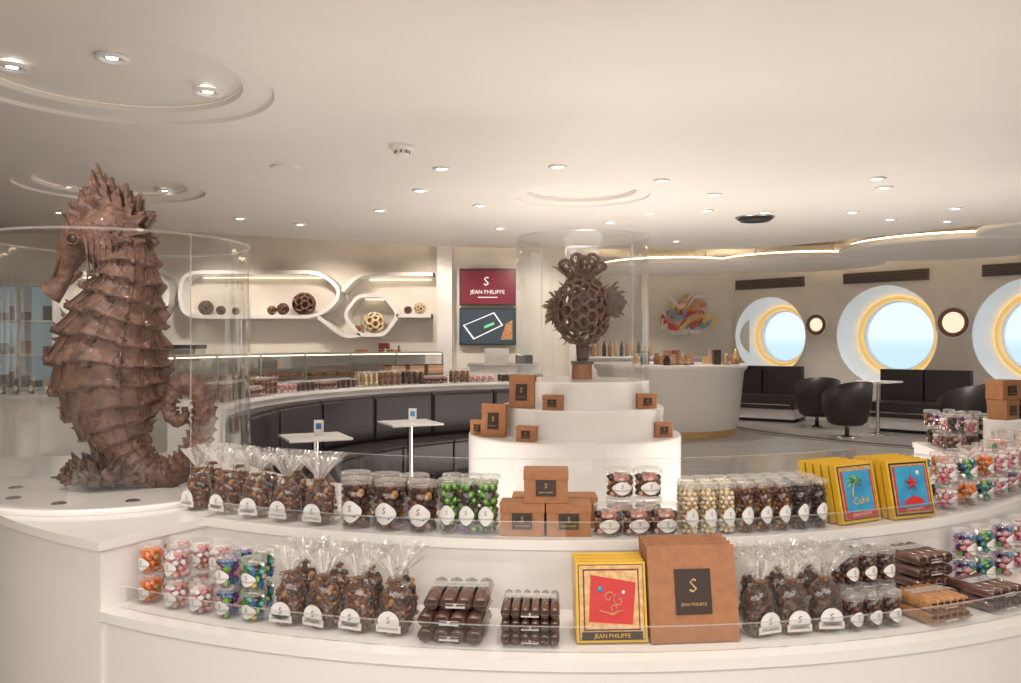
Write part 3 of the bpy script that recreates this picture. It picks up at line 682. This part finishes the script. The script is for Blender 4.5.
cluster('kraft_gift_boxes',[tier(522,.45,1.165,kt,0.25,-.08),tier(553,.45,1.165,ks)])
cluster('kraft_gift_boxes',[tier(646,.45,1.165,ks,-.3)])
cluster('kraft_gift_boxes',[tier(494,.55,1.0,kt,.2,-.08,0,-.05),tier(480,.585,1.0,ks,.1,0,0,-.05),tier(527,.57,1.0,ks,0,0,0,-.05)])
cluster('kraft_gift_boxes',[tier(662,.56,1.0,ks,-.3,0,0,-.05)])
# ---------------------------------------------------------------- curved bench, tables, bar
Cb=(1.15,6.9)
def bpz(phi,R,z=0): return (Cb[0]+R*math.cos(phi),Cb[1]+R*math.sin(phi),z)
b=B(); a0,a1=D(100),D(188)
b.arc(Cb,2.90,3.30,0,.12,a0,a1,'black',60)
n=6
for i in range(n):
    p0=a0+(a1-a0)*i/n+.002; p1=a0+(a1-a0)*(i+1)/n-.002
    b.arc(Cb,2.80,3.30,.12,.44,p0,p1,'leather',12); b.arc(Cb,2.79,3.28,.44,.47,p0,p1,'leather',12)
    b.arc(Cb,3.24,3.40,.47,.97,p0,p1,'leather',12); b.arc(Cb,3.21,3.26,.50,.94,p0+.004,p1-.004,'leather',12)
o=b.obj('curved_banquette_bench',bevel=.02); recenter(o)
b=B(); b.arc(Cb,3.42,3.85,0,1.02,a0,a1,'white',60); b.arc(Cb,3.40,3.88,1.02,1.05,a0,a1,'white',60); recenter(b.obj('curved_ledge_counter'))
it=[]; kk=['rosejar','darkS','pink','brown','rosejar','dark','brown','cream','darkS']
random.seed(5)
for i in range(64):
    ph=D(103+i*1.3)
    if i%8==7: continue
    for R in(3.5,3.62): it.append((J[kk[(i//4)%9]],bpz(ph,R,1.051),ph+pi/2,0))
cluster('ledge_candy_jars',it)
wb=B(); wb.box((0,0,.05),(.2,.16,.10),'wood'); wb.box((0,0,.105),(.21,.17,.01),'dkb'); wbm=wb.mesh('wood_box')
cluster('stacked_wooden_boxes',[(wbm,bpz(D(124)+q*.07,3.76,1.051+z),q*.07+D(124)+pi/2,0) for q in range(3) for z in(0,.112)])
def cafe_table(px,py):
    Y=(EYE-.75)*F/(py-CY); X=(px-CX)/F*Y; b=B()
    b.lathe([(.001,0),(.21,0),(.21,.01),(.05,.025),(.03,.04),(.028,.71),(.08,.72),(.08,.73)],'chrome',32)
    b.box((0,0,.74),(.52,.52,.02),'white'); 
    b.obj('cafe_table',(X,Y,0),rot=.45,bevel=.008)
    b=B(); b.poly([(-.04,0),(.04,0),(.04,.13),(-.04,.13)],'label',.003,T(0,-.012,0)@RX(-.12)); b.poly([(-.04,0),(.04,0),(.04,.13),(-.04,.13)],'label',.003,T(0,.02,0)@RX(.12))
    b.box((0,-.015,.075),(.045,.002,.05),'bfoil',RX(-.12)); b.obj('table_menu_card',(X+.02,Y+.05,.752),rot=.1)
cafe_table(315,436); cafe_table(410,422)
# pastry display case
b=B(); a0,a1=D(118),D(170)
b.arc(Cb,4.35,4.95,0,1.0,a0,a1,'white',40)
for z in(1.12,1.25): b.arc(Cb,4.45,4.9,z,z+.008,a0,a1,'glass',40)
b.arc(Cb,4.35,4.358,1.0,1.40,a0,a1,'glass',40); b.arc(Cb,4.35,4.95,1.40,1.415,a0,a1,'chrome',40)
b.arc(Cb,4.93,4.95,1.0,1.40,a0,a1,'white2',40)
b.arc(Cb,4.40,4.42,1.385,1.397,a0,a1,'glow3',40)
for q in range(7): 
    p=a0+(a1-a0)*q/6; b.arc(Cb,4.34,4.36,1.0,1.4,p-.002,p+.002,'chrome',1)
random.seed(9)
for q in range(90):
    ph=a0+(a1-a0)*(q+.5)/90
    for R,z in((4.5,1.0),(4.7,1.0),(4.6,1.128)):
        b.sph(bpz(ph,R,z+.03),.035,random.choice(['pastry','cream','dchoc','pink','nut','orange']),1,(1,1,.7))
recenter(b.obj('pastry_display_case'))
b=B(); b.box((-3.75,12.35,.55),(4.5,.55,1.1),'white'); b.box((-3.75,12.33,1.115),(4.55,.62,.03),'white2'); b.obj('back_bar_counter')
YB=12.7
def Z(px,py,Y=12.5): v=P(px,py,Y); return (v.x,v.z)
def rounded(pts,r,closed=True):
    pts=[Vector(p) for p in pts]; n=len(pts); out=[]
    for i,p in enumerate(pts):
        if not closed and i in(0,n-1): out.append(p); continue
        a=(pts[i-1]-p); c=(pts[(i+1)%n]-p); ra=min(r,a.length*.48); rc=min(r,c.length*.48)
        A=p+a.normalized()*ra; Cc=p+c.normalized()*rc
        for q in range(9):
            t=q/8; out.append(A*(1-t)**2+p*2*t*(1-t)+Cc*t*t)
    return out
def frame(b,pts,th=.055,dep=.36,closed=True,r=.2):
    pts=rounded(pts,r,closed); n=len(pts); vs=[];fs=[]
    for i,p in enumerate(pts):
        pr=pts[i-1] if (closed or i>0) else p; nx=pts[(i+1)%n] if (closed or i<n-1) else p
        d=(nx-pr).normalized(); N=Vector((-d.y,d.x))
        for o_,y in((-1,YB-dep),(1,YB-dep),(1,YB),(-1,YB)):
            q=p+N*o_*th/2; vs.append((q.x,y,q.y))
    m=n if closed else n-1
    for i in range(m):
        i2=(i+1)%n
        for j in range(4): fs.append((i*4+j,i*4+(j+1)%4,i2*4+(j+1)%4,i2*4+j))
    b.add(vs,fs,'white2')
b=B()
frame(b,[Z(x,y) for x,y in((192,273),(324,273),(346,294),(322,317),(192,317),(184,306),(184,284))],r=.25)
frame(b,[Z(x,y) for x,y in((360,296),(386,296),(400,315),(386,335),(360,335),(346,315))],r=.1)
frame(b,[Z(x,y) for x,y in((344,292),(360,275),(434,275))],closed=False,r=.15)
frame(b,[Z(x,y) for x,y in((398,316),(432,316))],closed=False)
frame(b,[Z(x,y) for x,y in((320,317),(346,337),(362,335))],closed=False,r=.15)
frame(b,[Z(x,y) for x,y in((72,274),(160,274),(172,284),(172,306),(160,316),(72,316),(62,296))],r=.25)
recenter(b.obj('hexagonal_wall_niche_shelving'))
b=B()
for x0,x1,y in((200,320,277),(368,430,279),(76,156,277),(364,382,299)):
    a=Z(x0,y);c=Z(x1,y); b.box(((a[0]+c[0])/2,YB-.06,a[1]+.0),(c[0]-a[0],.02,.012),'glow3')
recenter(b.obj('niche_strip_lights'))
def bk(px,r,k,zf,Y=12.45):
    v=P(px,300,Y); b=B(); lattice(b,(0,0,r),1,(r*.93,)*3,r*.12,k,1); b.sph((0,0,r),r*.75,'dchoc' if k!='cream' else 'goldball',2); b.obj('chocolate_lattice_ball',(v.x,Y,zf))
zs1=Z(200,317)[1]+.029
for px,r,k in((206,.11,'choc'),(221,.07,'choc2'),(236,.06,'bronze'),(272,.07,'bronze'),(283,.09,'choc'),(304,.17,'choc')): bk(px,r,k,zs1)
for px,r,k in((408,.06,'choc'),(420,.09,'cream')): bk(px,r,k,Z(0,316)[1]+.029)
bk(374,.16,'cream',Z(0,335)[1]+.029); bk(357,.06,'goldball',Z(0,335)[1]+.029)
for px,r in((84,.11),(102,.08),(140,.12)): bk(px,r,'choc',Z(0,316)[1]+.029)
b=B(); x0=P(437,0,12.5).x; x1=P(452,0,12.5).x; b.box(((x0+x1)/2,12.59,1.6),(x1-x0,.2,3.2),'white2'); b.obj('wall_pilaster')
b=B(); x0,z1=Z(459,268); x1,z0=Z(516,305); cx_=(x0+x1)/2; cz=(z0+z1)/2
b.box((cx_,12.62,cz),(x1-x0,.06,z1-z0),'black'); b.box((cx_,12.586,cz),(x1-x0-.04,.006,z1-z0-.04),'burg')
b.text('JEAN PHILIPPE',.085,'scrw',T(cx_,12.58,cz-.08)); b.text('S',.2,'scrw',T(cx_-.02,12.58,cz+.08)); b.sph((cx_+.07,12.58,cz+.12),.03,'red',1,(1,.1,1)); b.box((cx_,12.58,cz-.16),(.3,.002,.012),'scrw')
recenter(b.obj('wall_screen'))
b=B(); x0,z1=Z(459,308); x1,z0=Z(516,345); cz=(z0+z1)/2
b.box((cx_,12.62,cz),(x1-x0,.06,z1-z0),'black'); b.box((cx_,12.586,cz),(x1-x0-.04,.006,z1-z0-.04),'scr')
b.poly([(-.38,.02),(.10,.22),(.24,.02),(-.22,-.20)],'scrw',.003,T(cx_,12.58,cz)); b.poly([(-.35,.02),(.09,.20),(.21,.025),(-.205,-.175)],'scr',.003,T(cx_,12.576,cz)); b.poly([(-.05,-.03),(.1,.03),(.1,.07),(-.05,.01)],'scrg',.003,T(cx_,12.572,cz)); b.poly([(.2,-.2),(.38,-.2),(.38,.1),(.28,.05)],'pastry',.003,T(cx_,12.57,cz))
recenter(b.obj('wall_screen'))
b=B(); random.seed(3)
for i in range(5):
    for j in range(2+i%3): b.box((-.17*i,0,.05+j*.1),(.15,.15,.09),['burg2','burg2','kraft','pastry'][(i+j)%4])
v=P(424,0,12.3); b.obj('stacked_gift_tins',(v.x-.25,12.25,1.131))
b=B()
for i,(k,h) in enumerate((('green',.32),('dkb',.3),('dkb',.36),('gold',.28))):
    b.lathe([(.001,0),(.04,0),(.04,h*.6),(.015,h*.75),(.015,h),(.001,h)],k,14,c=(i*.1,0,0))
b.obj('bottles',(-1.85,12.1,1.131))
cluster('kraft_gift_boxes',[(kb,(P(290,0,12.2).x+q,12.2,1.131+z),0,0) for q,z in((0,0),(.17,0),(.085,.107))])
b=B(); b.box((0,0,.16),(.5,.4,.28),'chrome'); b.box((0,-.02,.34),(.54,.44,.06),'black'); b.box((0,-.21,.1),(.4,.06,.03),'black')
for q in(-.12,.12): b.cyl((q,-.22,.16),.035,.06,'black',14)
b.box((0,-.05,.015),(.52,.5,.03),'chrome'); b.obj('espresso_machine',(-4.9,12.3,1.131))
b=B(); b.box((0,0,.6),(1.0,.4,1.2),'white'); b.box((0,0,1.215),(1.05,.45,.03),'chrome'); b.box((-.1,-.05,1.34),(.35,.25,.22),'chrome'); b.box((.3,-.02,1.29),(.25,.25,.12),'black'); b.obj('service_counter',(-.1,12.1,0))
b=B(); v=P(20,0,12.3).x
b.box((v,12.6,1.35),(1.1,.05,2.1),'blue_glow')
for z in(.30,.85,1.35,1.85,2.4): b.box((v,12.4,z),(1.1,.4,.03),'white2')
for sx in(-.55,0,.55): b.box((v+sx,12.4,1.2),(.035,.4,2.4),'white2')
b.box((v,12.19,1.37),(1.1,.008,2.05),'glass')
random.seed(21)
for z in(.865,1.365,1.865):
    for q in range(6):
        if random.random()<.35: continue
        h=random.uniform(.1,.24); b.box((v-.44+q*.167,12.35,z+h/2),(.09,.12,h),random.choice(['burg2','dkb','kraft','dchoc']))
recenter(b.obj('glazed_display_cabinet'))
b=B(); b.box((0,0,.5),(2.6,.6,1.0),'white'); b.box((0,0,1.015),(2.66,.66,.03),'white2'); b.obj('side_counter',(-5.6,8.0,0),rot=.25)
it=[]
for q in range(18): it.append((J[kk[q%9]],(-5.6+(-1.15+q*.135)*math.cos(.25)+.04,8.0+(-1.15+q*.135)*math.sin(.25)-.15,1.031),.25,0))
cluster('side_counter_candy_jars',it)
# ---------------------------------------------------------------- right bar
b=B(); b.lathe([(1.12,0),(1.12,.10)],'gold',80); b.lathe([(1.12,.10),(1.16,.2),(1.25,1.05),(1.30,1.10),(1.31,1.15),(1.29,1.17)],'white',80); b.lathe([(1.29,1.17),(.001,1.17)],'white',80); b.obj('round_bar_counter',(2.75,14.2,0))
b=B(); random.seed(2)
for q in range(22):
    a=random.uniform(-2.6,-.4); r=random.uniform(.6,1.15); k=random.choice(['kraft','gold','label','dkb','wood','rose'])
    h=random.uniform(.08,.26)
    if q%2: b.box((r*math.cos(a),r*math.sin(a),h/2),(.12,.12,h),k)
    else: b.lathe([(.001,0),(.05,0),(.06,h*.5),(.03,h*.8),(.04,h),(.001,h)],k,14,c=(r*math.cos(a),r*math.sin(a),0))
b.obj('bar_top_jars_and_boxes',(2.75,14.2,1.171))
b=B(); b.box((2.6,17.2,.6),(2.8,.5,1.2),'white'); b.box((2.6,17.18,1.22),(2.9,.55,.04),'white2')
for q in range(12):
    b.lathe([(.001,0),(.04,0),(.04,.2),(.015,.26),(.015,.32),(.001,.32)],['dkb','kraft','gold'][q%3],10,c=(1.6+q*.12,17.15,1.24))
b.obj('rear_bar_cabinet')
b=B(); random.seed(12); ks=['p_red','p_yel','p_wht','p_pnk','p_teal','p_wht','p_org','p_pnk','p_red','p_yel']
for q in range(26):
    px0=655+random.uniform(0,30); x0=P(px0,0,17.4).x; z0=P(0,random.uniform(298,328),17.4).z
    L=random.uniform(.35,min(.9,P(718,0,17.4).x-x0)); ph=random.uniform(0,6); am=random.uniform(.04,.14); w=random.uniform(.025,.06); vs=[];fs=[]; N_=20; sl=random.uniform(-.5,.5)
    for i in range(N_+1):
        t=i/N_; x=x0+L*t; z=z0+am*math.sin(ph+6*t)+sl*t*.5; z=min(max(z,1.75),2.5); y=17.42-.02-.1*(.5+.5*math.cos(ph+7*t))-q*.004; vs+=[(x,y,z-w),(x+.02,y,z+w)]
    for i in range(N_): fs.append((2*i,2*i+2,2*i+3,2*i+1))
    b.add(vs,fs,ks[q%10],True)
recenter(b.obj('colourful_ribbon_wall_art'))
# ---------------------------------------------------------------- lounge furniture
def sofa(x,y,rot,w=1.5):
    b=B(); b.box((0,0,.16),(w*.96,.74,.2),'white2'); b.box((0,0,.03),(w*.85,.6,.06),'black')
    b.box((0,-.04,.35),(w,.80,.19),'leather')
    b.box((0,-.05,.47),(w*.98,.76,.09),'leather')
    for sx in(-1,1): b.box((sx*w*.245,.27,.77),(w*.47,.2,.58),'leather')
    b.box((0,.37,.6),(w*.94,.1,.75),'leather'); b.box((0,-.445,.34),(w*.9,.01,.02),'chrome')
    b.obj('lounge_sofa',(x,y,0),rot,bevel=.06)
rw=wang
sofa(4.95,16.3,rw+.25,1.6); sofa(7.0,14.0,rw+.1,1.5); sofa(8.7,12.2,rw,1.4)
def tub(x,y,rot):
    b=B()
    vs=[];fs=[]; NS=24; rows=[(0.30,.24),(.35,.38),(.38,.62),(.40,.92),(.36,.92),(.33,.62),(.30,.46)]
    for (r,z) in rows:
        for i in range(NS+1):
            a=D(-25)+D(230)*i/NS; drop=(abs(i/NS-.5)*2)**2*.24 if z>.6 else 0
            vs.append((r*math.cos(a),r*.95*math.sin(a),z-drop))
    for j in range(len(rows)-1):
        for i in range(NS): fs.append((j*(NS+1)+i,j*(NS+1)+i+1,(j+1)*(NS+1)+i+1,(j+1)*(NS+1)+i))
    b.add(vs,fs,'leather',True)
    b.lathe([(.001,.20),(.24,.20),(.31,.26),(.32,.40),(.29,.46),(.001,.47)],'leather',28)
    b.lathe([(.001,0),(.22,0),(.22,.012),(.04,.03),(.03,.20)],'chrome',24)
    b.obj('tub_chair',(x,y,0),rot)
for px,py,r in((817,427,3.0),(847,437,3.4),(966,446,3.3),(1003,440,2.6)):
    Y=EYE*F/(py-CY); tub((px-CX)/F*Y,Y,r)
def ltable(px,py):
    Y=EYE*F/(py-CY); b=B(); b.lathe([(.001,0),(.2,0),(.2,.012),(.03,.03),(.025,.86)],'chrome',24); b.box((0,0,.875),(.56,.56,.03),'white'); b.obj('lounge_table',((px-CX)/F*Y,Y,0),rot=.6,bevel=.006)
ltable(878,434)
b=B(); b.arc((9.5,16.5),5.6,5.72,.001,.004,D(190),D(260),'dkb',60); b.arc((9.5,16.5),5.9,5.93,.001,.004,D(190),D(260),'dkb',60); recenter(b.obj('floor_inlay_stripe'))
# ---------------------------------------------------------------- lights
w=bpy.data.worlds.new('sky'); sc.world=w; w.use_nodes=True; bg=w.node_tree.nodes['Background']; bg.inputs[1].default_value=1.0
g=w.node_tree.nodes.new('ShaderNodeTexCoord'); sx=w.node_tree.nodes.new('ShaderNodeSeparateXYZ'); rp_=w.node_tree.nodes.new('ShaderNodeValToRGB'); mr=w.node_tree.nodes.new('ShaderNodeMapRange')
mr.inputs['From Min'].default_value=-.1; mr.inputs['From Max'].default_value=.1
w.node_tree.links.new(g.outputs['Generated'],sx.inputs[0]); w.node_tree.links.new(sx.outputs['Z'],mr.inputs['Value']); w.node_tree.links.new(mr.outputs[0],rp_.inputs[0]); w.node_tree.links.new(rp_.outputs[0],bg.inputs[0])
rp_.color_ramp.elements[0].color=(.50,.66,.73,1); rp_.color_ramp.elements[0].position=.46; rp_.color_ramp.elements[1].color=(.68,.79,.85,1); rp_.color_ramp.elements[1].position=.54
WARM=(1,.91,.825)
def spot(x,y,z,e,ang_=110,c=WARM,size=.06,tgt=None):
    l=bpy.data.lights.new('downlight_lamp','SPOT'); l.energy=e; l.spot_size=D(ang_); l.spot_blend=.7; l.color=c; l.shadow_soft_size=size
    o=bpy.data.objects.new('downlight_lamp',l); col.objects.link(o); o.location=(x,y,z)
    if tgt: o.rotation_euler=(Vector(tgt)-Vector((x,y,z))).to_track_quat('-Z','Y').to_euler()
def area(x,y,z,sx_,sy_,e,c=WARM,up=False):
    l=bpy.data.lights.new('added_fill_light','AREA'); l.shape='RECTANGLE'; l.size=sx_; l.size_y=sy_; l.energy=e; l.color=c  # area lights are added fill, not fittings of the room
    o=bpy.data.objects.new('added_fill_light',l); col.objects.link(o); o.location=(x,y,z)
    if up: o.rotation_euler=(pi,0,0)
for (x,y) in((-1.0,2.2),(.3,2.0),(1.6,2.3),(2.4,4.3)): spot(x,y,HC-.03,32)
spot(-1.9,2.6,HC-.03,44,80,WARM,.06,(-1.65,3.45,1.5)); spot(.44,4.2,HC-.03,12,70,WARM,.06,(.44,5,1.7))  # first spot: key light added for the seahorse, not a ceiling fitting
for (x,y) in((-1.2,7.5),(-3.0,7.6),(-.6,9.2),(-3.2,10.0),(1.8,8.5),(3.4,10.5),(5.0,9),(2.6,7)):
    spot(x,y,HC-.03,52)
for (x,y) in((3,13.5),(5.2,14.6),(7,12.2),(2.5,16),(6.2,11)): spot(x,y,2.83,100)
for x in(-6,-4.4,-2.8,-1.2,.2): spot(x,11.4,2.9,56,100,(1,.87,.74),.06,(x,12.6,1.4))
area(0,-1.8,2.9,7,2.5,235,(1,.95,.895))  # added soft fill from above, behind the camera and out of view
area(0,-2.2,.1,7,3.5,92,(1,.93,.86),True)  # from here on: added floor uplights, out of view, brightening the ceiling
for th,e in((-55,22),(62,22)):
    x,y=rp(D(th),1.6); area(x,y,.06,.9,.9,e,(1,.92,.84),True)
area(1.0,8.4,.05,2,1.2,66,(1,.92,.84),True)
area(4.2,7.8,.05,1.2,1.2,36,(1,.92,.84),True)
sc.view_settings.view_transform='Standard'
sc.view_settings.look='None'
sc.view_settings.exposure=0.45
